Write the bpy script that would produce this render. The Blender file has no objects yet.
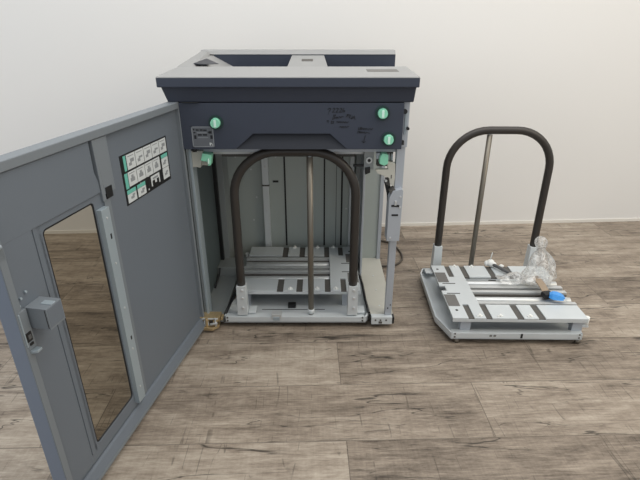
import bpy, bmesh, math, random
from mathutils import Vector, Matrix
random.seed(7)
C = bpy.context.scene.collection
R = math.radians

# ---------------------------------------------------------------- camera
FPX, PITCH, CAMH = 478.0, R(24.4), 1.136
cam = bpy.data.cameras.new('camera'); camo = bpy.data.objects.new('camera', cam); C.objects.link(camo)
camo.location = (0, 0, CAMH); camo.rotation_euler = (R(90) - PITCH, 0, 0)
cam.sensor_width = 36; cam.lens = FPX * 36 / 640; cam.clip_start = 0.02
bpy.context.scene.camera = camo
cp, sp = math.cos(PITCH), math.sin(PITCH)
def at(px, py, Y):
    """point of the upright plane at depth Y (measured off the photograph)"""
    a = (px - 320) / FPX; b = (240 - py) / FPX
    t = Y / (cp + b * sp)
    return Vector((a * t, Y, CAMH + (-sp + b * cp) * t))
def onz(px, py, Z):
    a = (px - 320) / FPX; b = (240 - py) / FPX
    t = (Z - CAMH) / (-sp + b * cp)
    return Vector((a * t, (cp + b * sp) * t, Z))

# ---------------------------------------------------------------- materials
def lin(c):
    return tuple(((v / 255) / 12.92 if v / 255 <= .04045 else ((v / 255 + .055) / 1.055) ** 2.4) for v in c) + (1,)
def mat(name, rgb, rough=.5, metal=0.0, var=.06, scale=18, bump=0.0, bscale=200, spec=.5, stretch=None):
    m = bpy.data.materials.new(name); m.use_nodes = True
    nt = m.node_tree; b = nt.nodes['Principled BSDF']
    tc = nt.nodes.new('ShaderNodeTexCoord'); n = nt.nodes.new('ShaderNodeTexNoise')
    n.inputs['Scale'].default_value = scale; n.inputs['Detail'].default_value = 4
    src = tc.outputs['Object']
    if stretch:
        mp = nt.nodes.new('ShaderNodeMapping'); mp.inputs['Scale'].default_value = stretch
        nt.links.new(src, mp.inputs[0]); src = mp.outputs[0]
    nt.links.new(src, n.inputs['Vector'])
    mx = nt.nodes.new('ShaderNodeMix'); mx.data_type = 'RGBA'
    c = lin(rgb)
    mx.inputs[6].default_value = tuple(v * (1 - var) for v in c[:3]) + (1,)
    mx.inputs[7].default_value = tuple(min(1, v * (1 + var)) for v in c[:3]) + (1,)
    nt.links.new(n.outputs[0], mx.inputs[0]); nt.links.new(mx.outputs[2], b.inputs['Base Color'])
    b.inputs['Roughness'].default_value = rough; b.inputs['Metallic'].default_value = metal
    b.inputs['Specular IOR Level'].default_value = spec
    if bump:
        n2 = nt.nodes.new('ShaderNodeTexNoise'); n2.inputs['Scale'].default_value = bscale
        nt.links.new(tc.outputs['Object'], n2.inputs['Vector'])
        bp = nt.nodes.new('ShaderNodeBump'); bp.inputs['Strength'].default_value = bump; bp.inputs['Distance'].default_value = .001
        nt.links.new(n2.outputs[0], bp.inputs['Height']); nt.links.new(bp.outputs[0], b.inputs['Normal'])
    return m
M = dict(
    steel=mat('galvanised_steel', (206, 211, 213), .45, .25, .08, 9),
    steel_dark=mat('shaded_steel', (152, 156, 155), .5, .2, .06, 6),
    bluesteel=mat('blue_grey_paint', (176, 181, 188), .42, .2, .04, 10),
    bright=mat('bright_steel', (206, 208, 208), .42, .55, .05, 12),
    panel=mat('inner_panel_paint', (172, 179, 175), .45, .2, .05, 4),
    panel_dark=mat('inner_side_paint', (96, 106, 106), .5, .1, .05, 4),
    navy=mat('dark_blue_plastic', (54, 60, 74), .5, 0, .05, 30, .15, 600),
    navy_deep=mat('deep_blue_plastic', (42, 47, 60), .5, 0, .05, 30, .15, 600),
    navy_grip=mat('grip_blue_plastic', (36, 39, 48), .5, 0, .05, 30),
    lidgrey=mat('lid_grey_plastic', (148, 148, 147), .5, 0, .04, 20, .15, 500),
    door=mat('door_grey_paint', (105, 112, 120), .48, 0, .03, 3, .1, 500),
    door_rim=mat('door_rim_paint', (119, 125, 130), .45, 0, .03, 5),
    door_edge=mat('door_edge_blue_reflection', (118, 128, 143), .4, 0, .03, 5),  # bluish reflection on the door's end face put into its colour
    trim=mat('trim_paint', (158, 169, 175), .4, .2, .04, 8),
    black=mat('black_plastic', (24, 24, 25), .45, 0, .1, 30),
    charcoal=mat('charcoal_sheet', (84, 81, 77), .6, 0, .08, 30),
    tape=mat('grey_pad', (108, 106, 103), .7, 0, .08, 40),
    rubber=mat('brown_black_rubber', (49, 44, 40), .42, 0, .12, 12, .2, 300),
    pole=mat('dull_pole_metal', (124, 118, 108), .38, .6, .1, 20, stretch=(1, 1, .1)),
    green=mat('mint_green_plastic', (140, 214, 182), .4, 0, .12, 90),
    green_light=mat('pale_mint_highlight', (214, 246, 232), .4, 0, .1, 90),  # knob centre highlight put into the colour; the lever's pale strip shares it
    green_dark=mat('green_ring', (24, 52, 50), .5, 0, .1, 40),
    cream=mat('cream_plastic', (190, 188, 178), .5, 0, .05, 30),
    brass=mat('brass_plating', (186, 164, 126), .35, .55, .4, 120),
    label=mat('label_grey', (98, 102, 108), .5, 0, .05, 50),
    label_light=mat('label_pale', (138, 142, 148), .5, 0, .05, 50),
    ink=mat('marker_ink', (26, 27, 33), .6, 0, .1, 80),
    white=mat('white_plastic', (236, 236, 232), .4, 0, .03, 40),
    card=mat('label_white', (202, 206, 206), .5, 0, .05, 120),
    icon=mat('label_icon', (140, 144, 146), .5, 0, .1, 200),
    teal=mat('label_teal', (106, 182, 166), .5, 0, .06, 100),
    wire=mat('brown_cable_sheath', (78, 70, 62), .5, 0, .1, 60),
    blue=mat('sky_blue_plastic', (72, 152, 226), .35, 0, .1, 60),
    brown=mat('brown_ribbon', (150, 132, 112), .55, 0, .15, 60),
    greyrod=mat('grey_sleeve', (92, 92, 92), .5, 0, .1, 60),
)
def glass_mat():
    m = bpy.data.materials.new('tinted_pane'); m.use_nodes = True; nt = m.node_tree
    for n in list(nt.nodes): nt.nodes.remove(n)
    o = nt.nodes.new('ShaderNodeOutputMaterial'); mx = nt.nodes.new('ShaderNodeMixShader')
    t = nt.nodes.new('ShaderNodeBsdfTransparent'); t.inputs[0].default_value = (.50, .455, .38, 1)
    g = nt.nodes.new('ShaderNodeBsdfGlossy'); g.inputs['Roughness'].default_value = .03
    g.inputs[0].default_value = (.9, .9, .9, 1)
    f = nt.nodes.new('ShaderNodeLayerWeight'); f.inputs[0].default_value = .06
    nt.links.new(f.outputs[0], mx.inputs[0]); nt.links.new(t.outputs[0], mx.inputs[1]); nt.links.new(g.outputs[0], mx.inputs[2])
    nt.links.new(mx.outputs[0], o.inputs[0]); return m
M['pane'] = glass_mat()
def bag_mat():
    m = bpy.data.materials.new('clear_polythene'); m.use_nodes = True; nt = m.node_tree
    for n in list(nt.nodes): nt.nodes.remove(n)
    o = nt.nodes.new('ShaderNodeOutputMaterial'); m1 = nt.nodes.new('ShaderNodeMixShader'); m2 = nt.nodes.new('ShaderNodeMixShader')
    t = nt.nodes.new('ShaderNodeBsdfTransparent'); t.inputs[0].default_value = (.93, .93, .92, 1)
    g = nt.nodes.new('ShaderNodeBsdfGlossy'); g.inputs['Roughness'].default_value = .3
    d = nt.nodes.new('ShaderNodeBsdfDiffuse'); d.inputs[0].default_value = (.92, .91, .89, 1)
    tc = nt.nodes.new('ShaderNodeTexCoord'); n = nt.nodes.new('ShaderNodeTexNoise')
    n.inputs['Scale'].default_value = 34; n.inputs['Detail'].default_value = 4; n.inputs['Distortion'].default_value = 1.5
    nt.links.new(tc.outputs['Object'], n.inputs['Vector'])
    rp = nt.nodes.new('ShaderNodeMapRange'); rp.inputs[1].default_value = .42; rp.inputs[2].default_value = .72
    rp.inputs[3].default_value = .16; rp.inputs[4].default_value = .75
    nt.links.new(n.outputs[0], rp.inputs[0])
    nt.links.new(rp.outputs[0], m1.inputs[0]); nt.links.new(t.outputs[0], m1.inputs[1]); nt.links.new(d.outputs[0], m1.inputs[2])
    f = nt.nodes.new('ShaderNodeLayerWeight'); f.inputs[0].default_value = .12
    nt.links.new(f.outputs[0], m2.inputs[0]); nt.links.new(m1.outputs[0], m2.inputs[1]); nt.links.new(g.outputs[0], m2.inputs[2])
    nt.links.new(m2.outputs[0], o.inputs[0]); return m
M['bag'] = bag_mat()

# ---------------------------------------------------------------- mesh builder
class MB:
    def __init__(s): s.bm = bmesh.new(); s.mats = []
    def mi(s, m):
        if m not in s.mats: s.mats.append(m)
        return s.mats.index(m)
    def hull8(s, lo, hi, m='steel'):
        """prism between two rings of points"""
        k = s.mi(m); a = [s.bm.verts.new(p) for p in lo]; b = [s.bm.verts.new(p) for p in hi]; n = len(a)
        fs = [s.bm.faces.new(a[::-1]), s.bm.faces.new(b)]
        for i in range(n): fs.append(s.bm.faces.new((a[i], a[(i + 1) % n], b[(i + 1) % n], b[i])))
        for f in fs: f.material_index = k
        return s
    def box(s, x0, x1, y0, y1, z0, z1, m='steel'):
        return s.hull8([(x0, y0, z0), (x1, y0, z0), (x1, y1, z0), (x0, y1, z0)], [(x0, y0, z1), (x1, y0, z1), (x1, y1, z1), (x0, y1, z1)], m)
    def prism_xz(s, pts, y0, y1, m='steel'):
        return s.hull8([(x, y0, z) for x, z in pts], [(x, y1, z) for x, z in pts], m)
    def prism_yz(s, pts, x0, x1, m='steel'):
        return s.hull8([(x0, y, z) for y, z in pts], [(x1, y, z) for y, z in pts], m)
    def prism_xy(s, pts, z0, z1, m='steel'):
        return s.hull8([(x, y, z0) for x, y in pts], [(x, y, z1) for x, y in pts], m)
    def tube(s, pts, r, m='steel', n=14, caps=True, radii=None):
        k = s.mi(m); pts = [Vector(p) for p in pts]; rings = []; up = None
        for i, p in enumerate(pts):
            d = (pts[min(i + 1, len(pts) - 1)] - pts[max(i - 1, 0)]).normalized()
            if up is None:
                up = Vector((0, 0, 1)) if abs(d.z) < .9 else Vector((0, 1, 0))
            u = (up - d * up.dot(d)).normalized(); v = d.cross(u); up = u
            rr = radii[i] if radii else r
            rings.append([s.bm.verts.new(p + (u * math.cos(2 * math.pi * j / n) + v * math.sin(2 * math.pi * j / n)) * rr) for j in range(n)])
        for a, b in zip(rings, rings[1:]):
            for j in range(n):
                f = s.bm.faces.new((a[j], a[(j + 1) % n], b[(j + 1) % n], b[j])); f.material_index = k; f.smooth = True
        if caps:
            for f in (s.bm.faces.new(rings[0][::-1]), s.bm.faces.new(rings[-1])): f.material_index = k
        return s
    def cyl(s, p0, p1, r, m='steel', n=18, r1=None):
        return s.tube([p0, p1], r, m, n, radii=[r, r if r1 is None else r1])
    def ball(s, c, r, m='white', sc=(1, 1, 1), seg=12):
        k = s.mi(m)
        res = bmesh.ops.create_uvsphere(s.bm, u_segments=seg, v_segments=seg // 2 + 2, radius=r, matrix=Matrix.Translation(c) @ Matrix.Diagonal((*sc, 1)))
        for f in {f for v in res['verts'] for f in v.link_faces}: f.material_index = k; f.smooth = True
        return s
    def stroke_xz(s, pts, y, w, m='ink'):
        for (x0, z0), (x1, z1) in zip(pts, pts[1:]):
            d = Vector((x1 - x0, z1 - z0)); L = d.length
            if L < 1e-6: continue
            nrm = Vector((-d.y, d.x)) / L * w / 2; e = d / L * w / 3
            s.prism_xz([(x0 - e.x + nrm.x, z0 - e.y + nrm.y), (x0 - e.x - nrm.x, z0 - e.y - nrm.y), (x1 + e.x - nrm.x, z1 + e.y - nrm.y), (x1 + e.x + nrm.x, z1 + e.y + nrm.y)], y, y + .0006, m)
        return s
    def build(s, name, parent=None, shift=(0, 0, 0), bevel=0.0, label=None):
        sh = Vector(shift)
        for v in s.bm.verts: v.co -= sh
        bmesh.ops.recalc_face_normals(s.bm, faces=s.bm.faces)
        me = bpy.data.meshes.new(name); s.bm.to_mesh(me); s.bm.free()
        for m in s.mats: me.materials.append(M[m] if isinstance(m, str) else m)
        o = bpy.data.objects.new(name, me); C.objects.link(o)
        if parent: o.parent = parent
        if bevel:
            b = o.modifiers.new('bevel', 'BEVEL'); b.width = bevel; b.segments = 2; b.limit_method = 'ANGLE'
        if label: o['label'] = label
        return o
def thing(name, loc, rz, label, cat, group=None):
    o = bpy.data.objects.new(name, None); C.objects.link(o); o.location = loc; o.rotation_euler = (0, 0, rz)
    o.empty_display_size = .1; o['label'] = label; o['category'] = cat
    if group: o['group'] = group
    return o
def structure(o): o['kind'] = 'structure'; return o

# ---------------------------------------------------------------- floor & wall
def floor_mat():
    m = bpy.data.materials.new('rustic_oak_planks'); m.use_nodes = True; nt = m.node_tree; L = nt.links
    b = nt.nodes['Principled BSDF']; N = lambda t: nt.nodes.new('ShaderNode' + t)
    tc = N('TexCoord'); mp = N('Mapping'); mp.inputs['Rotation'].default_value = (0, 0, R(-1.6)); mp.inputs['Location'].default_value = (.66, .165, 0)
    L.new(tc.outputs['Object'], mp.inputs[0])
    br = N('TexBrick'); br.offset = .37; br.offset_frequency = 2
    br.inputs['Scale'].default_value = 1; br.inputs['Brick Width'].default_value = 1.22; br.inputs['Row Height'].default_value = .243
    br.inputs['Mortar Size'].default_value = .0015; br.inputs['Mortar Smooth'].default_value = .3; br.inputs['Bias'].default_value = 0
    br.inputs['Color1'].default_value = (0, 0, 0, 1); br.inputs['Color2'].default_value = (1, 1, 1, 1); br.inputs['Mortar'].default_value = (.5, .5, .5, 1)
    L.new(mp.outputs[0], br.inputs['Vector'])
    # shift the grain from plank to plank
    off = N('VectorMath'); off.operation = 'MULTIPLY'; off.inputs[1].default_value = (7, 3, 0); L.new(br.outputs['Color'], off.inputs[0])
    add = N('VectorMath'); add.operation = 'ADD'; L.new(mp.outputs[0], add.inputs[0]); L.new(off.outputs[0], add.inputs[1])
    def noise(scale, det, rough, dist=0.0, sc=1.0):
        mm = N('Mapping'); mm.inputs['Scale'].default_value = scale; L.new(add.outputs[0], mm.inputs[0])
        n = N('TexNoise'); n.inputs['Scale'].default_value = sc; n.inputs['Detail'].default_value = det; n.inputs['Roughness'].default_value = rough; n.inputs['Distortion'].default_value = dist
        L.new(mm.outputs[0], n.inputs['Vector']); return n.outputs[0]
    def ramp(src, a, b_, lo, hi):
        r = N('MapRange'); r.inputs[1].default_value = a; r.inputs[2].default_value = b_; r.inputs[3].default_value = lo; r.inputs[4].default_value = hi
        L.new(src, r.inputs[0]); return r.outputs[0]
    def math_(op, a, b_):
        n = N('Math'); n.operation = op
        for i, v in enumerate((a, b_)):
            if isinstance(v, (int, float)): n.inputs[i].default_value = v
            else: L.new(v, n.inputs[i])
        return n.outputs[0]
    broad = noise((1.9, 13, 1), 7, .7, .5)            # broad cloudy tone
    grain = noise((7, 120, 1), 5, .75, .3)              # fine lengthwise grain
    cross = noise((150, 7, 1), 3, .6)                 # saw marks across the board
    fleck = noise((40, 190, 1), 4, .75)
    crack = noise((1.1, 9, 1), 4, .55, .5)            # thin wandering splits
    tone = math_('ADD', math_('MULTIPLY', ramp(broad, .3, .7, 0, 1), .42), math_('MULTIPLY', ramp(grain, .3, .7, 0, 1), .27))
    tone = math_('ADD', tone, math_('MULTIPLY', ramp(cross, .3, .7, 0, 1), .06))
    tone = math_('ADD', tone, math_('MULTIPLY', ramp(fleck, .3, .7, 0, 1), .16))
    patch = noise((9, 26, 1), 6, .75, .4)
    tone = math_('ADD', math_('MULTIPLY', tone, .84), math_('MULTIPLY', ramp(patch, .3, .7, 0, 1), .24))
    sep = N('SeparateColor'); L.new(br.outputs['Color'], sep.inputs[0])
    tone = math_('ADD', tone, math_('MULTIPLY', math_('SUBTRACT', sep.outputs[0], .5), .22))
    cr = N('ValToRGB'); e = cr.color_ramp.elements
    e[0].position = .18; e[0].color = lin((72, 62, 53)); e[1].position = .86; e[1].color = lin((192, 180, 164))
    x = e.new(.5); x.color = lin((142, 129, 115))
    L.new(tone, cr.inputs[0])
    ab = math_('ABSOLUTE', math_('SUBTRACT', crack, .5), 0)
    gate = ramp(noise((2.2, 5, 1), 2, .5), .44, .54, 0, 1)
    line = math_('MULTIPLY', ramp(ab, .0, .008, .85, 0), gate)
    chk = math_('ABSOLUTE', math_('SUBTRACT', noise((13, 1.1, 1), 2, .4, .25), .5), 0)      # short cracks across the grain
    line = math_('MAXIMUM', line, math_('MULTIPLY', ramp(chk, 0, .009, .5, 0), ramp(noise((7, 13, 1), 2, .5), .5, .57, 0, 1)))
    crk2 = math_('ABSOLUTE', math_('SUBTRACT', noise((3, 30, 1), 3, .5, .5), .5), 0)
    line = math_('MAXIMUM', line, math_('MULTIPLY', ramp(crk2, 0, .010, .45, 0), ramp(noise((3, 9, 1), 2, .5), .55, .63, 0, 1)))
    mort = math_('MULTIPLY', br.outputs['Fac'], .5)
    dark = math_('SUBTRACT', 1.0, math_('MAXIMUM', line, mort))
    mx = N('Mix'); mx.data_type = 'RGBA'; mx.blend_type = 'MULTIPLY'; mx.inputs[0].default_value = 1
    L.new(cr.outputs[0], mx.inputs[6]); L.new(dark, mx.inputs[7]); L.new(mx.outputs[2], b.inputs['Base Color'])
    b.inputs['Roughness'].default_value = .5; b.inputs['Specular IOR Level'].default_value = .35
    bp = N('Bump'); bp.inputs['Strength'].default_value = .25; bp.inputs['Distance'].default_value = .002
    L.new(math_('MULTIPLY', tone, dark), bp.inputs['Height']); L.new(bp.outputs[0], b.inputs['Normal'])
    return m
M['floor'] = floor_mat()
M['wall'] = mat('white_plaster', (228, 226, 223), .8, 0, .02, 1.2, .2, 60)
M['base'] = mat('white_skirting', (226, 222, 214), .5, 0, .02, 5)
structure(MB().box(-5, 6, -1.6, 3.4, -.05, 0, 'floor').build('floor'))
# back wall: a little farther away on the right
WA = R(3.2)
def wall_obj(mb, name):
    o = structure(mb.build(name)); o.location = (.25, 2.70, 0); o.rotation_euler = (0, 0, WA); return o
wall_obj(MB().box(-5, 5.5, 0, .1, -.02, 3.0, 'wall'), 'wall_back')
wall_obj(MB().box(-5, 5.5, -.005, 0, 0, .018, 'base'), 'baseboard_back')

# ---------------------------------------------------------------- the stacker
XL, XR, YF, YB = -.485, .303, 1.64, 2.36
RT = Vector((-.092, 2.0, 0))
st = thing('paper_stacker', RT, 0, 'large dark blue and grey paper stacker cabinet, its door swung open left', 'machine')
def P(mb, name, bevel=0.0, label=None, parent=st, shift=RT): return mb.build(name, parent, shift, bevel, label)

# lid -------------------------------------------------
lt = MB()
LX0, LX1 = -.525, .320
lt.prism_yz([(1.60, .9475), (1.60, .979), (1.87, .988), (1.87, .955)], LX0, LX1, 'navy')
lt.hull8([(-.500, 1.618, .8992), (.308, 1.618, .8992), (.308, 2.30, .8992), (-.500, 2.30, .8992)],
         [(-.518, 1.612, .955), (.314, 1.612, .955), (.314, 2.30, .955), (-.518, 2.30, .955)], 'navy_deep')
lid = P(lt, 'lid', .003)
ls = MB()   # pale upper skin of the lid
ls.prism_yz([(1.599, .9765), (1.601, .981), (1.872, .9905), (1.872, .982)], LX0 + .001, LX1 - .001, 'lidgrey')
ls.hull8([(-.527, 1.87, .955), (-.44, 1.87, .955), (-.47, 2.33, .955), (-.53, 2.33, .955)],
         [(-.527, 1.87, .9908), (-.47, 1.87, .9903), (-.50, 2.33, 1.026), (-.53, 2.33, 1.026)], 'lidgrey')
ls.prism_yz([(2.265, 1.010), (2.285, 1.027), (2.345, 1.027), (2.345, 1.0)], -.53, .335, 'lidgrey')
ls.build('lid_skin', lid, RT, .002, 'pale grey upper skin of the lid')
rt = MB()
rt.box(-.47, .335, 2.268, 2.34, .93, 1.0105, 'navy')
rt.hull8([(-.52, 1.86, .93), (.315, 1.86, .93), (.335, 2.30, .93), (-.52, 2.30, .93)], [(-.52, 1.86, .955), (.315, 1.86, .955), (.335, 2.30, .955), (-.52, 2.30, .955)], 'navy')
rt.build('output_tray', lid, RT, .001)
lw = MB().hull8([(-.47, 2.0, .955), (-.40, 2.0, .955), (-.38, 2.268, .955), (-.47, 2.268, .955)], [(-.475, 2.0, 1.0), (-.47, 2.0, 1.0), (-.475, 2.268, 1.006), (-.49, 2.268, 1.006)], 'lidgrey')  # left tray wall coloured lighter for the light it catches
lw.hull8([(-.478, 1.92, .9945), (-.43, 1.90, .9945), (-.385, 1.93, .9945), (-.46, 2.07, .9945)], [(-.478, 1.92, .998), (-.43, 1.90, .996), (-.385, 1.93, .996), (-.46, 2.07, 1.006)], 'navy_grip')
lw.build('tray_side', lid, RT)
wd = MB().hull8([(-.134, 2.03, .95), (.033, 2.03, .95), (.018, 2.27, .95), (-.124, 2.27, .95)], [(-.134, 2.03, .972), (.033, 2.03, .972), (.018, 2.27, 1.007), (-.124, 2.27, 1.007)], 'lidgrey')
wd.hull8([(-.078, 2.15, .985), (-.03, 2.15, .985), (-.03, 2.19, .985), (-.078, 2.19, .985)], [(-.078, 2.15, .9905), (-.03, 2.15, .9905), (-.03, 2.19, .9965), (-.078, 2.19, .9965)], 'charcoal')
wd.build('tray_ramp', lid, RT, .001)
MB().hull8([(.162, 1.72, .979), (.27, 1.72, .979), (.27, 1.785, .981), (.162, 1.785, .981)], [(.162, 1.72, .9858), (.27, 1.72, .9858), (.27, 1.785, .9882), (.162, 1.785, .9882)], 'tape').build('lid_label', lid, RT)

# front panel -----------------------------------------
fp = MB()
PX0, PX1, PZ0, PZ1 = -.468, .279, .742, .897
g = [at(236, 147.5, 1.62), at(253, 134, 1.62), at(330, 134, 1.62), at(347, 147.5, 1.62)]
gx = [p.x for p in g]; gz = g[1].z
fp.prism_xz([(PX0, PZ0), (gx[0], PZ0), (gx[1], gz), (gx[2], gz), (gx[3], PZ0), (PX1, PZ0), (PX1, PZ1), (PX0, PZ1)], 1.62, 1.66, 'navy')
fp.box(-.44, .26, 1.655, 1.70, PZ0 + .004, PZ1, 'navy_deep')
fpo = P(fp, 'front_panel', .002)
MB().hull8([(gx[0], 1.622, PZ0), (gx[3], 1.622, PZ0), (gx[2], 1.64, gz), (gx[1], 1.64, gz)],
           [(gx[0], 1.654, PZ0), (gx[3], 1.654, PZ0), (gx[2], 1.654, gz), (gx[1], 1.654, gz)], 'navy_grip').build('grip_recess', fpo, RT)
for px, py in ((216, 122.5), (382.5, 113), (388.3, 139)):
    c = at(px, py, 1.62); k = MB()
    k.cyl((c.x, 1.6215, c.z), (c.x, 1.616, c.z), .0245, 'green_dark', 28)
    k.cyl((c.x, 1.617, c.z), (c.x, 1.600, c.z), .017, 'green', 28, .0155)
    k.hull8([(c.x - .004, 1.5985, c.z - .012), (c.x + .004, 1.5985, c.z - .012), (c.x + .004, 1.5985, c.z + .012), (c.x - .004, 1.5985, c.z + .012)],
            [(c.x - .004, 1.601, c.z - .012), (c.x + .004, 1.601, c.z - .012), (c.x + .004, 1.601, c.z + .012), (c.x - .004, 1.601, c.z + .012)], 'green_light')  # pale bar on the knob face is its highlight, done in colour
    k.build('green_knob', fpo, RT)
# rating label
a, b = at(191, 126.5, 1.62), at(216, 147, 1.62); lb = MB()
x0, x1, z1, z0 = a.x, b.x - .004, a.z, b.z; w, h = x1 - x0, z1 - z0
def lr(u0, u1, v0, v1, m, y=1.6175): lb.box(x0 + w * u0, x0 + w * u1, y, 1.6202, z1 - h * v1, z1 - h * v0, m)
lr(0, 1, 0, 1, 'label', 1.6188)
for q in ((0, 1, 0, .04), (0, 1, .96, 1), (0, .04, 0, 1), (.96, 1, 0, 1), (.24, .76, .28, .32), (.26, .74, .52, .55)): lr(*q, 'label_light', 1.6184)
for q in ((.08, .14, .1, .18), (.2, .34, .13, .2), (.38, .52, .13, .2), (.54, .7, .14, .21), (.08, .18, .26, .32), (.78, .92, .22, .34), (.28, .46, .36, .44), (.5, .7, .36, .44),
          (.1, .2, .42, .6), (.84, .95, .42, .6), (.72, .78, .26, .31)): lr(*q, 'ink', 1.6184)
for q in ((.78, .84, .78, .92), (.84, .9, .80, .84), (.9, .93, .86, .93)): lr(*q, 'card', 1.6182)
lb.build('rating_label', fpo, RT)
# handwriting in black marker, strokes taken letter by letter
hw = MB()
def S(*pts):   # strokes given on the enlarged crop of the panel
    hw.stroke_xz([(lambda p: (p.x, p.z))(at(324 + x / 10.9, 102 + y / 10.9, 1.6192)) for x, y in pts], 1.6188, .0019)
S((42, 82), (58, 66), (76, 74), (62, 96), (50, 112)); S((50, 128), (53, 132))
for dx in (0, 38, 76): S((96 + dx, 76), (112 + dx, 66), (120 + dx, 76), (92 + dx, 112), (118 + dx, 110))
S((218, 68), (202, 92), (208, 110), (224, 106), (226, 92), (206, 98))
S((108, 140), (92, 192)); S((104, 142), (128, 140), (112, 164), (130, 172), (100, 186)); S((140, 160), (138, 178), (150, 164), (156, 178)); S((164, 168), (172, 158), (182, 174), (194, 158), (214, 160))
S((262, 134), (240, 166)); S((252, 136), (290, 140)); S((250, 150), (278, 152)); S((290, 146), (276, 172), (300, 178), (308, 152)); S((300, 186), (330, 152), (338, 190)); S((312, 172), (334, 172))
S((30, 206), (52, 202)); S((42, 204), (46, 226)); S((82, 204), (78, 232), (104, 230), (106, 212), (84, 214))
S((136, 218), (148, 212), (156, 224), (166, 212), (176, 224), (186, 212), (196, 226), (208, 212), (222, 226), (236, 214), (250, 228), (268, 212))
S((170, 274), (184, 264), (194, 282), (206, 264), (218, 282), (232, 266), (244, 276), (270, 264))
hw.build('marker_note', fpo, RT, 0, 'four line handwritten note in black marker'); hw = MB()
S((378, 276), (374, 298), (392, 296), (396, 276)); S((404, 272), (396, 304)); S((412, 276), (410, 300), (424, 284), (432, 302), (444, 286), (454, 302), (464, 288), (480, 302)); S((490, 290), (488, 306)); S((500, 288), (514, 304), (532, 286))
S((372, 316), (366, 340)); S((372, 316), (386, 318), (384, 338), (396, 322), (404, 340), (414, 322), (424, 338), (438, 324), (448, 342), (464, 328), (498, 342))
S((450, 364), (436, 420), (430, 446)); S((414, 424), (430, 446), (452, 430))
hw.build('marker_note', fpo, RT, 0, 'two line handwritten note with an arrow in black marker')
MB().box(-.455, -.40, 1.612, 1.632, .8978, .9005, 'black').build('panel_gap', fpo, RT)

# carcass ----------------------------------------------
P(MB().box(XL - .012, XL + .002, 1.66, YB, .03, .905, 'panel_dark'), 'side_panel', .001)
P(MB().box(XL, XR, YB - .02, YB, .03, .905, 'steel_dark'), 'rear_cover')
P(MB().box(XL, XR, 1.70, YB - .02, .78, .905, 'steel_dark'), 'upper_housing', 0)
BY = 2.22
bp = MB().box(XL, .30, BY, BY + .02, .02, .79, 'panel')
def bx(px): return (px - 320) / FPX * 2.37
for px, w, z0, z1 in ((285.8, .008, .10, .66), (324.3, .0075, .1, .74), (341.5, .0085, .1, .74), (336, .002, .1, .74)):
    bp.box(bx(px) - w / 2, bx(px) + w / 2, BY - .002, BY + .004, z0, z1, 'black')
bp.box(bx(274), bx(279.5), BY - .002, BY + .004, .435, .445, 'black')

cl = MB().box(bx(264.5), bx(270.5), BY - .03, BY - .001, .05, .72, 'steel')
cl.box(bx(264), bx(271), BY - .032, BY - .02, .425, .432, 'charcoal')
for z in (.12, .3, .52, .66): cl.cyl((bx(267.5), BY - .033, z), (bx(267.5), BY - .029, z), .004, 'bright', 10)
P(cl, 'guide_column', .001)
P(MB().box(bx(283), bx(288), BY - .02, BY - .001, .66, .71, 'bright'), 'guide_bracket', .001)
P(MB().box(bx(348.5), bx(352.5), BY - .035, BY - .001, .03, .76, 'steel').box(bx(354), bx(358), BY - .05, BY - .001, .03, .76, 'steel_dark'), 'guide_column', .001)
P(MB().box(.188, .197, 2.0, BY - .001, .03, .76, 'bluesteel').box(.197, .285, 2.17, BY - .001, .03, .76, 'panel').box(.285, .302, 2.16, BY + .02, .03, .76, 'bluesteel'), 'rear_column', .001, 'blue grey upright frame at the right rear')
lc = MB().box(XL, XL + .018, 2.08, 2.10, .05, .78, 'black').box(XL, XL + .045, 2.10, BY - .001, .03, .78, 'steel_dark')
P(lc, 'rear_column', .001)
for x, z in ((-.40, .56), (-.31, .36), (-.33, .24), (-.40, .25), (-.33, .5), (-.42, .12), (-.21, .56), (.13, .3), (.24, .42), (.24, .2), (-.1, .6)):
    bp.cyl((x, BY - .003, z), (x, BY + .001, z), .004, 'bright', 10)
P(bp, 'back_panel')
# front posts
P(MB().box(-.470, -.460, 1.655, 1.69, .04, .745, 'steel_dark').box(-.459, -.450, 1.645, 1.70, .04, .745, 'trim'), 'front_post', .001)
a = at(389, 189, 1.64); b = at(402, 239, 1.64)
hb = MB().prism_xz([(a.x, b.z), (b.x - .014, b.z), (b.x - .012, a.z), (b.x - .018, a.z + .006), (a.x + .012, a.z - .002), (a.x, a.z - .03)], 1.62, 1.68, 'bluesteel')
hb.box(a.x + .012, a.x + .036, 1.6185, 1.63, .497, .504, 'black').box(a.x + .009, a.x + .038, 1.6185, 1.63, .532, .540, 'black').box(a.x + .02, a.x + .027, 1.616, 1.63, .538, .556, 'bright')
for q in ((.04, .57), (.04, .53), (.012, .41)): hb.cyl((a.x + q[0], 1.6215, q[1]), (a.x + q[0], 1.617, q[1]), .004, 'bright', 10)
rp = MB().box(.264, .290, 1.645, 1.675, .055, .40, 'bluesteel').box(.268, .297, 1.645, 1.675, .56, .745, 'bluesteel')
rp.box(.271, .276, 1.643, 1.66, .085, .091, 'black').box(.281, .285, 1.643, 1.66, .10, .106, 'black')
rpo = P(rp, 'front_post', .001); hb.build('latch_box', rpo, RT, .001)
sf = MB().box(.2805, .301, 1.64, 1.67, .745, .900, 'bluesteel').box(.286, .294, 1.636, 1.645, .79, .86, 'trim')
for px, py, r in ((404.7, 111, .0075), (407.5, 128, .005)):
    c = at(px, py, 1.64); sf.cyl((c.x, 1.645, c.z), (c.x, 1.625, c.z), r, 'black', 16)
c = at(402.2, 142, 1.64); sf.box(c.x - .012, c.x + .004, 1.625, 1.645, c.z - .007, c.z + .007, 'black')
P(sf, 'side_frame', .001)
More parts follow.
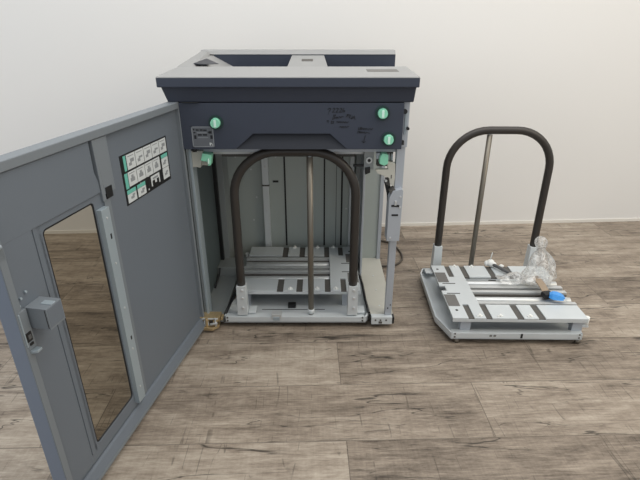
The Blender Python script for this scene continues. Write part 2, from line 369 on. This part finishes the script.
# cross rails under the panel
P(MB().box(-.45, .268, 1.665, 1.70, .722, .741, 'bluesteel').box(-.39, .17, 1.72, 1.735, .700, .716, 'bright').box(-.36, .13, 1.722, 1.737, .690, .6995, 'charcoal'), 'cross_rail', .001)
# left lock: cream block with green lever
def poly(pts, Y): return [(lambda p: (p.x, p.z))(at(x, y, Y)) for x, y in pts]
lk = MB().prism_xz(poly([(190, 151), (203, 151), (202, 160), (200.5, 168), (196, 167), (192, 168)], 1.65), 1.65, 1.70, 'cream')
lk.box(-.445, -.43, 1.648, 1.66, .725, .742, 'black')
lko = P(lk, 'lock_block', .002)
MB().prism_xz(poly([(203, 152.5), (212.5, 154), (211.5, 164.5), (208.5, 165), (208.2, 161), (201.5, 160)], 1.645), 1.632, 1.665, 'green').prism_xz(poly([(207.5, 159), (209, 158), (209.5, 164), (207.8, 164.5)], 1.63), 1.628, 1.634, 'green_light').build('green_lever', lko, RT, .002)
MB().prism_xz(poly([(202, 160.5), (208, 161.5), (207.5, 165.5), (200, 165)], 1.66), 1.66, 1.69, 'cream').build('lever_base', lko, RT, .001)
# right lock and linkage
rb = MB().box(.158, .192, 1.675, 1.71, .655, .742, 'steel_dark').box(.205, .262, 1.685, 1.71, .665, .742, 'charcoal')
c = at(369, 160, 1.675); rb.cyl((c.x, 1.68, c.z), (c.x, 1.668, c.z), .012, 'bright', 16).cyl((c.x, 1.669, c.z), (c.x, 1.666, c.z), .006, 'black', 12)
rb.box(.12, .185, 1.68, 1.69, .664, .672, 'black').prism_xz(poly([(365, 168), (370, 167), (370, 172), (365, 174)], 1.67), 1.66, 1.69, 'black')
for px in (386, 389, 392): 
    c = at(px, 157, 1.68); rb.cyl((c.x, 1.69, c.z + .012), (c.x, 1.682, c.z - .014), .005, 'steel', 8)
rb.box(.14, .175, 1.66, 1.70, .733, .7415, 'black').box(.186, .196, 1.66, 1.70, .733, .7415, 'black')
rbo = P(rb, 'lock_frame', .001)
MB().prism_xz(poly([(382, 152.5), (388, 154), (387.5, 163), (384, 165), (379, 163), (379.5, 156)], 1.65), 1.635, 1.67, 'green').build('green_lever', rbo, RT, .003)
MB().prism_xz(poly([(376, 153), (380, 152.5), (379.5, 158), (376.5, 159)], 1.66), 1.655, 1.67, 'bluesteel').build('lever_base', rbo, RT, .001)
MB().prism_xz(poly([(386.5, 161.5), (395.5, 163.5), (395, 178), (394, 187), (390, 184), (389, 178), (377, 173.5), (375.5, 170), (388, 169.5)], 1.645), 1.645, 1.665, 'cream').box(.252, .256, 1.6435, 1.65, .63, .645, 'charcoal').build('linkage_arm', rbo, RT, .002)
lkg = MB().prism_xz(poly([(384, 181), (389, 183), (391, 188), (390, 200), (387.5, 204), (387, 194)], 1.66), 1.66, 1.675, 'black')
lkg.prism_xz(poly([(389, 191), (394, 187.5), (396, 190.5), (391, 195)], 1.635), 1.625, 1.66, 'charcoal').prism_xz(poly([(385, 178), (389.5, 178), (390, 186), (386, 184)], 1.66), 1.655, 1.67, 'charcoal')
for x, y in ((386, 181), (388, 176)): 
    c = at(x, y, 1.65); lkg.cyl((c.x, 1.66, c.z), (c.x, 1.65, c.z), .005, 'bright', 10)
lkg.build('hinge_link', rbo, RT, .001)
# base rails, step, caster, corner hinge
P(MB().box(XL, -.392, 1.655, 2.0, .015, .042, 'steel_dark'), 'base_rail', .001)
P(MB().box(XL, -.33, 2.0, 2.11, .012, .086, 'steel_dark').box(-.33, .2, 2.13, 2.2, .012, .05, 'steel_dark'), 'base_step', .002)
br = MB().prism_xy([(.207, 1.655), (.298, 1.655), (.302, 1.80), (.302, 2.19), (.192, 2.19), (.197, 1.80)], .034, .052, 'cream')
for y in (1.72, 1.85, 1.98): br.cyl((.25, y, .052), (.25, y, .0535), .004, 'steel', 8)
fb = MB().box(.208, .292, 1.63, 1.656, .020, .054, 'steel')
for x in (.225, .245, .268): fb.cyl((x, 1.632, .04), (x, 1.628, .04), .004, 'charcoal', 10)
fb.box(.238, .252, 1.628, 1.64, .024, .034, 'charcoal').box(.292, .301, 1.632, 1.66, .022, .052, 'black').box(.203, .208, 1.634, 1.66, .024, .05, 'black')
bro = P(br, 'base_rail', .001); fb.build('rail_end', bro, RT, .001)
for x, y in ((.235, 1.70), (.27, 2.25), (-.44, 2.25), (-.455, 1.74)):
    P(MB().cyl((x - .012, y, .019), (x + .012, y, .019), .019, 'black', 20).box(x - .014, x + .014, y - .012, y + .012, .022, .034, 'charcoal'), 'caster', .001)
hg = MB().box(-.482, -.402, 1.615, 1.66, .044, .062, 'brass').box(-.470, -.42, 1.618, 1.65, .024, .042, 'brass').prism_xy([(-.475, 1.60), (-.43, 1.595), (-.408, 1.62), (-.41, 1.66), (-.475, 1.66)], .012, .024, 'brass')
hg.cyl((-.455, 1.612, .010), (-.455, 1.612, .060), .006, 'brass', 12).box(-.445, -.43, 1.612, 1.62, .028, .050, 'rubber').cyl((-.42, 1.612, .022), (-.42, 1.612, .062), .004, 'bright', 10).box(-.474, -.41, 1.6135, 1.616, .053, .0595, 'card')
hg.box(-.40, -.392, 1.62, 1.65, .046, .058, 'brass').cyl((-.44, 1.608, .034), (-.412, 1.608, .040), .005, 'bright', 10).prism_xz([(-.468, .026), (-.446, .026), (-.450, .048), (-.464, .052)], 1.610, 1.618, 'card').box(-.43, -.413, 1.611, 1.618, .026, .046, 'brass')
P(hg, 'corner_hinge', .001, 'brass coloured hinge bracket')
P(MB().tube([(-.470, 1.99, .088), (-.474, 1.99, .06), (-.474, 1.88, .046)], .004, 'black', 10), 'edge_strip')  # thin black strips along the side wall and rail edges
P(MB().tube([(-.388, 1.66, .05), (-.380, 1.72, .058), (-.362, 1.84, .07), (-.345, 1.97, .088)], .006, 'black', 10), 'edge_strip')
P(MB().tube([(.200, 1.66, .056), (.194, 1.75, .06), (.190, 1.87, .07), (.180, 1.92, .085), (.172, 1.93, .095)], .005, 'black', 10), 'edge_strip')
# small fittings low on the back panel
ft = MB().ball((bx(264.5), BY - .03, .085), .011, 'black').ball((bx(270.5), BY - .04, .083), .012, 'bright').box(bx(259), bx(274), BY - .025, BY - .002, .062, .072, 'black')
P(ft, 'cable_fitting')

# the door ---------------------------------------------
DW, DZ0, DZ1, TH = .830, .022, .897, .034
dr = bpy.data.objects.new('door', bpy.data.meshes.new('tmp'))
def rrect(x0, x1, z0, z1, r, n=5):
    pts = []
    for cx, cz, a0 in ((x1 - r, z1 - r, 0), (x0 + r, z1 - r, 90), (x0 + r, z0 + r, 180), (x1 - r, z0 + r, 270)):
        for i in range(n + 1):
            t = R(a0 + 90 * i / n); pts.append((cx + r * math.cos(t), cz + r * math.sin(t)))
    return pts
def ring(mb, outer, inner, y0, y1, m):
    """flat frame between two loops with equal point counts"""
    k = mb.mi(m); bm = mb.bm
    o0 = [bm.verts.new((x, y0, z)) for x, z in outer]; o1 = [bm.verts.new((x, y1, z)) for x, z in outer]
    i0 = [bm.verts.new((x, y0, z)) for x, z in inner]; i1 = [bm.verts.new((x, y1, z)) for x, z in inner]; n = len(outer)
    for j in range(n):
        q = (j + 1) % n
        for f in ((o0[j], o0[q], i0[q], i0[j]), (o1[j], i1[j], i1[q], o1[q]), (o0[j], o1[j], o1[q], o0[q]), (i0[j], i0[q], i1[q], i1[j])):
            bm.faces.new(f).material_index = k
WX0, WX1, WZ0, WZ1 = .516, .699, .106, .730
d = MB()
inner = rrect(WX0, WX1, WZ0, WZ1, .012)
ring(d, rrect(WX0 - .04, WX1 + .04, WZ0 - .04, WZ1 + .04, .018), inner, -.0155, -.008, 'door')
hx0, hx1, hz0, hz1 = WX0 - .034, WX1 + .032, WZ0 - .034, WZ1 + .034
F = -.012
d.box(.0, hx0, -TH, F, DZ0, DZ1, 'door'); d.box(hx1, DW, -TH, F, DZ0, DZ1, 'door')
d.box(hx0, hx1, -TH, F, DZ0, hz0, 'door'); d.box(hx0, hx1, -TH, F, hz1, DZ1, 'door')
# raised stile on the free side with its two grooves, raised head above the window
d.box(.731, DW - .003, F, -.0043, .075, .775, 'door'); d.box(.7165, .7265, F, -.006, .095, .745, 'door'); d.box(.703, .712, F, -.008, .095, .745, 'door')
d.prism_xz([(.485, .745), (DW - .002, .745), (DW - .002, DZ1 - .02), (.495, DZ1 - .02), (.495, .80), (.487, .775)], F, -.004, 'door')
# bent rib beside the instructions, black catch hole
d.prism_xz([(.424, .735), (.470, .735), (.483, DZ1 - .02), (.424, DZ1 - .02)], F, -.002, 'door_rim')
d.prism_xz([(.470, .72), (.484, .72), (.486, DZ1 - .02), (.483, DZ1 - .02)], F, -.001, 'door_rim')
door_me = d
dr = d.build('door', st, (0, 0, 0), .0012)
ang = math.atan2(-.75, -.133)
dr.location = Vector((-.467, 1.63, 0)) - RT; dr.rotation_euler = (0, 0, ang)
def D(mb, name, bevel=0.0, label=None): return mb.build(name, dr, (0, 0, 0), bevel, label)
rm = MB().box(0, DW, -TH - .002, .002, DZ1 - .018, DZ1 + .003, 'door_rim').box(.0, DW, -TH - .001, .008, DZ0 - .004, DZ0 + .008, 'door_rim')
rm.hull8([(.0, -.012, DZ0 + .008), (DW, -.012, DZ0 + .008), (DW, .008, DZ0 + .008), (0, .008, DZ0 + .008)], [(.0, -.012, DZ0 + .038), (DW, -.012, DZ0 + .038), (DW, -.004, DZ0 + .034), (0, -.004, DZ0 + .034)], 'door')
rm.box(0, .012, -TH - .001, .002, DZ0, DZ1, 'door_rim')
D(rm, 'door_rim', .002)
D(MB().box(DW, DW + .004, -TH - .002, .001, DZ0 - .003, DZ1 + .002, 'door_edge').box(DW - .014, DW + .003, -.004, .003, DZ0, DZ1, 'door_rim'), 'door_edge', .001, 'free edge of the door, coloured with a blue grey reflection')
D(MB().box(.440, .468, F, -.0005, .722, .752, 'black'), 'catch_hole')
tr = MB().box(.478, .512, F, .006, .078, .706, 'trim').box(.452, .478, F, -.004, .072, .72, 'door_rim')
for z in (.13, .27, .41, .55, .68): tr.cyl((.495, .005, z), (.495, .0075, z), .0035, 'bright', 10)
tr.box(.488, .494, .0055, .0065, .30, .312, 'black').box(.488, .494, .0055, .0065, .62, .635, 'black')
D(tr, 'window_trim', .001, 'pale metal strip beside the window')
pn = MB(); pf = pn.bm.faces.new([pn.bm.verts.new((x, -.0115, z)) for x, z in rrect(WX0 - .004, WX1 + .004, WZ0 - .004, WZ1 + .004, .01)]); pn.mi('pane')
D(pn, 'window_pane', 0, 'smoke tinted clear pane')
sl = MB(); ring(sl, rrect(WX0, WX1, WZ0, WZ1, .012), rrect(WX0 + .004, WX1 - .004, WZ0 + .004, WZ1 - .004, .010), -.0112, -.0095, 'black')
D(sl, 'window_seal')
# instruction label
SX0, SX1, SZ0, SZ1 = .100, .370, .666, .808
il = MB().box(SX0, SX1, F, F + .0012, SZ0, SZ1, 'black')
def card(u0, u1, v0, v1, m, k=0):
    W = SX1 - SX0; Hh = SZ1 - SZ0
    il.box(SX1 - W * u1, SX1 - W * u0, F, F + .0016 + .0004 * k, SZ1 - Hh * v1, SZ1 - Hh * v0, m)
card(.055, .10, .03, .33, 'teal')
for i in range(5): card(.115 + i * .174, .28 + i * .174, .03, .33, 'card')
card(.03, .085, .37, .68, 'teal')
for i in range(4): card(.095 + i * .173, .26 + i * .173, .37, .66, 'card')
card(.82, .975, .37, .45, 'teal'); card(.82, .975, .455, .67, 'card'); card(.82, .975, .68, .93, 'card')
for i in range(2):
    card(.03 + i * .20, .20 + i * .20, .71, .79, 'teal'); card(.03 + i * .20, .20 + i * .20, .795, 1.0 - .03, 'card')
card(.53, .73, .70, .92, 'card'); card(.555, .705, .80, .93, 'black', 1); card(.57, .69, .74, .78, 'icon', 1); card(.61, .65, .80, .87, 'card', 2)
for u, v in ((.48, .64), (.30, .70), (.45, .92)): card(u, u + .02, v, v + .03, 'card')
for i in range(5):
    random.seed(20 + i); u = .13 + i * .174
    card(u + .02, u + .07, .2, .26, 'icon', 1); card(u + .05, u + .12, .13 + .03 * (i % 2), .2, 'icon', 1)
    card(u + .01, u + .12, .065, .08, 'icon', 1)
for i in range(4):
    u = .105 + i * .173
    card(u + .03, u + .11, .50, .58, 'icon', 1); card(u + .05, u + .09, .45, .5, 'icon', 1); card(u + .01, u + .12, .40, .415, 'icon', 1)
for u, v in ((.85, .55), (.86, .8), (.09, .86), (.29, .87)): card(u, u + .06, v, v + .05, 'icon', 1); card(u + .03, u + .08, v - .04, v, 'icon', 1)
D(il, 'instruction_label', 0, 'black label with rows of small white picture cards and teal headings')
# lock box and latch on the free side
D(MB().box(.757, .803, -.004, .047, .552, .602, 'door_rim').box(.759, .801, .0465, .0475, .556, .600, 'door').box(.8025, .8035, .042, .044, .555, .600, 'black').box(.77, .785, .02, .045, .6015, .6035, 'trim'), 'lock_box', .003)
lp = MB().box(.806, .826, -.004, .004, .510, .603, 'door_rim').box(.826, .829, -.004, .005, .52, .60, 'trim').box(.811, .826, .003, .0055, .530, .552, 'black').box(.814, .822, .004, .007, .536, .546, 'greyrod').box(.812, .822, .003, .006, .520, .526, 'black')
lp.hull8([(.806, -.004, .500), (.826, -.004, .500), (.822, .018, .504), (.808, .018, .504)], [(.806, -.004, .508), (.826, -.004, .508), (.822, .018, .510), (.808, .018, .510)], 'trim')
for s_, z in ((.806, .625), (.79, .632), (.815, .612)): lp.cyl((s_, -.004, z), (s_, .001, z), .003, 'trim', 8)
D(lp, 'latch_plate', .001)
D(MB().box(.822, .836, -.004, .008, .765, .80, 'door_rim').ball((.828, .008, .752), .005, 'trim').ball((.828, .008, .808), .005, 'trim').box(.815, .834, -.003, .003, .72, .745, 'door_rim'), 'strike_plate', .001)

# ---------------------------------------------------------------- carts
def arc_handle(w, z0, zt, r, n=10):
    pts = [(-w, z0 + (zt - r - z0) * i / 4) for i in range(5)]
    pts += [(-w + r - r * math.cos(R(90 * i / n)), zt - r + r * math.sin(R(90 * i / n))) for i in range(1, n + 1)]
    pts += [(w - r + r * math.sin(R(90 * i / n)), zt - r + r * math.cos(R(90 * i / n))) for i in range(0, n + 1)]
    pts += [(w, zt - r + (z0 - zt + r) * i / 4) for i in range(1, 5)]
    return pts
VC = .265
def make_cart():
    t = thing('handle_cart', (0, 0, 0), 0, '', 'cart', 'steel paper carts')
    def K(mb, name, bevel=0.0, label=None, parent=t): return mb.build(name, parent, (0, VC, 0), bevel, label)
    # base pan with turned-up rim
    ol = [(-.298, 0), (.275, 0), (.284, .012), (.297, .05), (.301, .42), (.262, .535), (-.240, .535), (-.246, .50), (-.262, .17), (-.298, .10)]
    b = MB().prism_xy(ol, .024, .029, 'steel')
    cx, cy = 0, .265; th = .007
    for i in range(len(ol)):
        (xa, ya), (xb, yb) = ol[i], ol[(i + 1) % len(ol)]
        dx, dy = xb - xa, yb - ya; L = math.hypot(dx, dy); nx, ny = -dy / L * th, dx / L * th
        zt = .051
        b.prism_xy([(xa, ya), (xb, yb), (xb + nx, yb + ny), (xa + nx, ya + ny)], .025, zt, 'steel')
    b.box(-.290, .272, .0065, .033, .044, .0505, 'steel')     # folded front bar
    b.box(-.236, .258, .506, .5285, .044, .0505, 'steel')
    b.box(-.155, .112, .088, .092, .0285, .030, 'black').box(-.045, -.012, .10, .125, .0285, .045, 'black')
    for x in (-.284, .264): 
        for z in (.034, .048): b.cyl((x, .001, z), (x, -.002, z), .004, 'charcoal', 10)
    for x in (-.228, .248):
        for z in (.034, .048): b.cyl((x, .534, z), (x, .537, z), .0035, 'charcoal', 10)
    b.box(-.012, -.004, .533, .5365, .030, .050, 'black').box(.09, .10, .534, .5362, .036, .044, 'tape').box(.105, .115, .534, .5362, .036, .044, 'tape')
    K(b, 'base', .0012)
    K(MB().box(-.105, -.065, -.002, .03, .040, .064, 'bright').box(-.098, -.072, -.004, .0, .036, .052, 'trim'), 'front_tab', .001)
    for x in (-.235, .235):
        for y in (.04, .518): K(MB().cyl((x, y, 0), (x, y, .018), .011, 'pole', 14).cyl((x, y, .014), (x, y, .026), .006, 'bright', 10), 'foot')
    # brackets and handle
    W = .2225
    for s in (-1, 1):
        bk = MB().hull8([(s * W - .0205, .006, .055), (s * W + .0205, .006, .055), (s * W + .0205, .055, .055), (s * W - .0205, .055, .055)],
                        [(s * W - .0185, .008, .188), (s * W + .0185, .008, .188), (s * W + .0185, .046, .188), (s * W - .0185, .046, .188)], 'steel')
        for z in (.09, .135, .17): bk.cyl((s * W + .004, .009, z), (s * W + .004, .003, z), .006, 'bright', 12)
        bk.box(s * W + .022 * 1, s * W + .052, .02, .07, .055, .062, 'steel')
        K(bk, 'handle_bracket', .0015)
    K(MB().tube([(x, .027, z) for x, z in arc_handle(W, .15, .724, .165)], .0165, 'rubber', 16), 'handle', 0, 'dark rubber covered hoop handle')
    K(MB().cyl((.055, .027, .05), (.055, .027, .705), .0115, 'pole', 16).cyl((.055, .027, .700), (.055, .027, .716), .006, 'bright', 12).cyl((.055, .027, .055), (.055, .027, .075), .014, 'steel', 14), 'pole')
    # supports under the plate
    for x in (-.225, .205):
        for y in (.135, .50): K(MB().box(x - .02, x + .02, y - .012, y + .012, .028, .106, 'bluesteel'), 'plate_support', .001)
    # top plate
    p = MB(); T0, T1 = .1085, .1165
    slots = [(-.090, -.063), (-.008, .018), (.112, .136), (.180, .203)]
    for v0, v1 in ((.098, .205), (.432, .530)):
        edges = [-.250] + [e for s in slots for e in s] + [.262]
        for i in range(0, len(edges), 2): p.box(edges[i], edges[i + 1], v0, v1, T0, T1, 'steel')
        p.box(-.246, .26, v0 + .002, v1 - .002, T0 - .003, T1 - .004, 'charcoal')
    for v, a in ((.098, 0), (.530, -.003)):
        p.box(-.250, .262, v + a, v + a + .003, .099, T0 + .001, 'steel')
    p.prism_xy([(.136, .205), (.225, .205), (.225, .262), (.262, .262), (.262, .285), (.24, .285), (.24, .325), (.262, .325), (.262, .345), (.225, .345), (.225, .432), (.136, .432)], T0, T1, 'steel')
    p.box(.225, .262, .205, .262, T0, T1, 'steel').box(.225, .262, .345, .432, T0, T1, 'steel')
    p.box(.19, .245, .262, .268, T1 - .001, T1 + .0006, 'black').box(.19, .245, .345, .351, T1 - .001, T1 + .0006, 'black')
    p.cyl((.24, .135, T1 - .001), (.24, .135, T1 + .0007), .006, 'black', 14).cyl((.235, .475, T1 - .001), (.235, .475, T1 + .0007), .006, 'black', 14)
    po = K(p, 'top_plate', .0007)
    for v0, v1 in ((.168, .255), (.358, .446)): K(MB().box(.214, .260, v0, v1, T1 - .001, T1 + .001, 'tape'), 'grey_pad', 0, None, po)
    pass
    # middle rails; their charcoal side strips paint in the shade of the gaps
    for y, r, kind in ((.234, .0165, 'r'), (.282, .0105, 's'), (.320, .0095, 's'), (.368, .0165, 'r'), (.410, .009, 's')):
        m = MB()
        if kind == 'r':
            m.tube([(-.255, y, .094), (.134, y, .094)], r, 'bright', 18).box(-.255, .12, y - r - .004, y + r + .003, .074, .090, 'charcoal')
        else:
            m.box(-.258, .136, y - r, y + r, .100, .113, 'bright').box(-.256, .134, y + r, y + r + .008, .088, .104, 'charcoal').box(-.256, .134, y - r - .006, y - r, .088, .102, 'charcoal')
        K(m, 'rail', .001)
    K(MB().box(-.22, .15, .215, .42, .062, .068, 'charcoal'), 'under_tray')
    for u in (-.033, .080, .158):
        for v in (.112, .518):
            K(MB().cyl((u, v, T1 - .002), (u, v, T1 + .010), .006, 'white', 12, .0045).box(u - .010, u + .010, v - .004, v + .004, T1 - .001, T1 + .004, 'white'), 'peg', 0, 'small white peg')
    K(MB().cyl((-.268, .49, .062), (-.268, .49, .100), .009, 'white', 14).box(-.275, -.25, .48, .50, .058, .064, 'steel'), 'roller', 0, 'white upright roller')
    return t
cart = make_cart()
cart.location = (-.0915, 1.636 + VC, 0)
cart['label'] = 'steel cart with dark hoop handle docked inside the open stacker cabinet'
def copy_tree(o, parent=None):
    c = o.copy(); C.objects.link(c)
    if parent: c.parent = parent
    for ch in list(o.children):
        copy_tree(ch, c)
    return c
cart2 = copy_tree(cart)
cart2.location = (.772, 1.792, 0); cart2.rotation_euler = (0, 0, R(179.1))
cart2['label'] = 'steel cart with dark hoop handle standing alone on the floor, plastic bag on top'

# ---------------------------------------------------------------- things lying on the right cart
ZT = .1165
# clear plastic bag: gathered neck, belly and a flap trailing to the left
def bag():
    bm = bmesh.new(); base = onz(535.5, 282.5, ZT)
    prof = [(0, .052), (.012, .066), (.03, .068), (.055, .060), (.085, .053), (.112, .044), (.132, .028), (.146, .016), (.158, .018), (.176, .027), (.192, .026), (.204, .012)]
    n = 40; rings = []; rnd = random.Random(3)
    ph = [rnd.uniform(0, 6.28) for _ in range(8)]
    for i, (z, r) in enumerate(prof):
        rg = []
        for j in range(n):
            t = 2 * math.pi * j / n
            f = 1 + .10 * math.sin(5 * t + ph[0] + z * 20) + .08 * math.sin(9 * t + ph[1] - z * 35) + .06 * math.sin(15 * t + ph[2] + z * 60)
            rr = r * f + rnd.uniform(-.0018, .0018)
            rg.append(bm.verts.new((rr * math.cos(t) + .012 * math.sin(z * 22), rr * .8 * math.sin(t) + z * .04, z * 1.04 + rnd.uniform(-.002, .002) * (i > 0) + .0015)))
        rings.append(rg)
    for a, b in zip(rings, rings[1:]):
        for j in range(n): bm.faces.new((a[j], a[(j + 1) % n], b[(j + 1) % n], b[j]))
    bm.faces.new(rings[0][::-1]); bm.faces.new(rings[-1])
    # trailing flap
    N1, N2 = 16, 10; g = []
    for i in range(N1):
        row = []
        for j in range(N2):
            u, v = i / (N1 - 1), j / (N2 - 1)
            x = -.03 - .130 * u; y = -.045 + .085 * v + .035 * u - .02
            z = .012 + .040 * (1 - u) * math.sin(math.pi * (.15 + .7 * v)) + .012 * math.sin(7 * u + 5 * v) * (1 - .5 * u) + rnd.uniform(-.004, .004)
            row.append(bm.verts.new((x, y, max(.002, z))))
        g.append(row)
    for i in range(N1 - 1):
        for j in range(N2 - 1): bm.faces.new((g[i][j], g[i + 1][j], g[i + 1][j + 1], g[i][j + 1]))
    for f in bm.faces: f.smooth = False
    bmesh.ops.recalc_face_normals(bm, faces=bm.faces)
    me = bpy.data.meshes.new('plastic_bag'); bm.to_mesh(me); bm.free(); me.materials.append(M['bag'])
    o = bpy.data.objects.new('plastic_bag', me); C.objects.link(o); o.location = base
    s = o.modifiers.new('sub', 'SUBSURF'); s.levels = 1; s.render_levels = 1
    o['label'] = 'crumpled clear plastic bag with gathered neck on the right cart'; o['category'] = 'bag'
    return o
bag()
# cable with a white plug, its grey lead running under the bag
a = onz(490, 266.5, ZT); b_ = onz(511, 276, ZT)
cb = thing('cable', (a.x, a.y, ZT), 0, 'short grey lead with a round white plug at its end, left of the plastic bag', 'cable')
sh = Vector((a.x, a.y, ZT))
pl = MB()
for dx, dy, dz, r in ((0, 0, .018, .018), (-.014, .006, .014, .013), (.012, -.008, .014, .013), (.006, .012, .016, .012)): pl.ball((a.x + dx, a.y + dy, ZT + dz), r, 'white')
pl.build('plug', cb, sh, 0, 'round white plug')
dirv = (b_ - a).normalized()
MB().tube([a + dirv * .012 + Vector((0, 0, .016)), a + dirv * .05 + Vector((0, 0, .014)), b_ + Vector((0, 0, .010)), b_ + dirv * .05 + Vector((0, 0, .009))], .0075, 'greyrod', 12).build('lead', cb, sh)
MB().tube([a + Vector((-.003, 0, .03)), a + Vector((.0, .004, .05)), a + Vector((.004, .006, .068))], .0022, 'card', 8).build('thread', cb, sh)
wp = onz(501, 267.5, ZT)
o = MB().ball((0, 0, .008), .009, 'white', (1.1, 1, .85)).ball((.008, .003, .006), .006, 'white', (1, 1, .9)).build('plug_cap'); o.location = wp
o['label'] = 'tiny white cap lying beside the white plug on the right cart'; o['category'] = 'cap'
# ribbon lead with black collar and blue tip, poking out of the bag
c0 = onz(532, 285, ZT); c1 = onz(547, 297, ZT)
rc = thing('ribbon_lead', (c1.x, c1.y, ZT), 0, 'flat brown ribbon lead with black collar and bright blue tip poking out of the bag', 'cable')
sh = Vector((c1.x, c1.y, ZT)); dv = (c1 - c0); pv = Vector((-dv.y, dv.x, 0)).normalized()
rb_ = MB(); K_ = 7
for i in range(K_):
    for q, zz in ((i / K_, 0), ):
        t0, t1 = i / K_, (i + 1) / K_
        h0, h1 = .040 + .010 * math.sin(3 * t0) - .034 * t0, .040 + .010 * math.sin(3 * t1) - .034 * t1
        w0, w1 = .016, .016
        A, B = c0 + dv * t0, c0 + dv * t1
        rb_.hull8([A + pv * w0 + Vector((0, 0, h0)), A - pv * w0 + Vector((0, 0, h0)), B - pv * w1 + Vector((0, 0, h1)), B + pv * w1 + Vector((0, 0, h1))],
                  [A + pv * w0 + Vector((0, 0, h0 + .004)), A - pv * w0 + Vector((0, 0, h0 + .004)), B - pv * w1 + Vector((0, 0, h1 + .004)), B + pv * w1 + Vector((0, 0, h1 + .004))], 'brown')
rb_.build('ribbon', rc, sh)
dn = dv.normalized()
k0 = c1 - dn * .012 - pv * .012
MB().hull8([k0 + pv * .026 + dn * .0, k0 - pv * .012, k0 - pv * .012 + dn * .03, k0 + pv * .026 + dn * .03], [p + Vector((0, 0, .024)) for p in (k0 + pv * .026, k0 - pv * .012, k0 - pv * .012 + dn * .03, k0 + pv * .026 + dn * .03)], 'black').build('collar', rc, sh, .003)
e0 = onz(549, 296, ZT + .012); e1 = onz(565, 299.5, ZT + .010); ev = e1 - e0; ep = Vector((-ev.y, ev.x, 0)).normalized()
bl = MB(); L0 = [(0, .016), (.18, .024), (.45, .025), (.7, .022), (.88, .016), (1, .006)]
for (t0, w0), (t1, w1) in zip(L0, L0[1:]):
    A, B = e0 + ev * t0, e0 + ev * t1; hz = Vector((0, 0, .020)); h0 = hz * (w0 / .025); h1 = hz * (w1 / .025)
    bl.hull8([A + ep * w0, A - ep * w0, A - ep * w0 * .6 + h0, A + ep * w0 * .6 + h0], [B + ep * w1, B - ep * w1, B - ep * w1 * .6 + h1, B + ep * w1 * .6 + h1], 'blue')
for s_ in (-1, 0, 1): bl.tube([e0 + ev * .9 + ep * .010 * s_ + Vector((0, 0, .004)), e0 + ev * 1.15 + ep * .014 * s_ + Vector((0, 0, .002))], .002, 'card', 8)
bl.build('blue_tip', rc, sh, .002, 'bright blue tip')

# power cord looping on the floor behind the machine
pc = [onz(372, 240, .006), onz(383, 241, .006), onz(391, 243.5, .006), onz(397, 248, .006), onz(401.5, 254, .006), onz(402, 259, .006), onz(399, 263, .006), onz(392, 265.5, .006), onz(382, 266, .006), onz(374, 265, .006)]
def smooth(pts, k=6):
    out = []
    for i in range(len(pts) - 1):
        p0, p1, p2, p3 = pts[max(i - 1, 0)], pts[i], pts[i + 1], pts[min(i + 2, len(pts) - 1)]
        for j in range(k):
            t = j / k
            out.append(.5 * ((2 * p1) + (-p0 + p2) * t + (2 * p0 - 5 * p1 + 4 * p2 - p3) * t * t + (-p0 + 3 * p1 - 3 * p2 + p3) * t ** 3))
    return out + [pts[-1]]
o = MB().tube([p - pc[3] for p in smooth(pc)], .0055, 'wire', 10).build('power_cord'); o.location = pc[3]
o['label'] = 'thin brown power cord looping on the floor behind the right side of the stacker'; o['category'] = 'cord'

# ---------------------------------------------------------------- light
w = bpy.data.worlds.new('room_light'); bpy.context.scene.world = w; w.use_nodes = True
bg = w.node_tree.nodes['Background']; bg.inputs[0].default_value = (.90, .95, 1.0, 1); bg.inputs[1].default_value = .68
def area(name, loc, rot, sx, sy, power, col):
    l = bpy.data.lights.new(name, 'AREA'); l.shape = 'RECTANGLE'; l.size = sx; l.size_y = sy; l.energy = power; l.color = col
    o = bpy.data.objects.new(name, l); C.objects.link(o); o.location = loc; o.rotation_euler = rot; return o
area('ceiling_panel_light', (.6, 1.3, 2.9), (0, 0, 0), 3.6, 1.8, 56, (1, .98, .95))
area('window_light', (-3.4, .6, 1.9), (0, R(-75), 0), 2.0, 2.2, 36, (.88, .94, 1))
area('right_room_light', (3.2, .2, 2.5), (R(25), R(50), 0), 1.6, 1.6, 32, (1, .85, .60))
sc_ = bpy.context.scene
sc_.view_settings.view_transform = 'Standard'; sc_.view_settings.look = 'None'; sc_.view_settings.exposure = 0; sc_.view_settings.gamma = 1
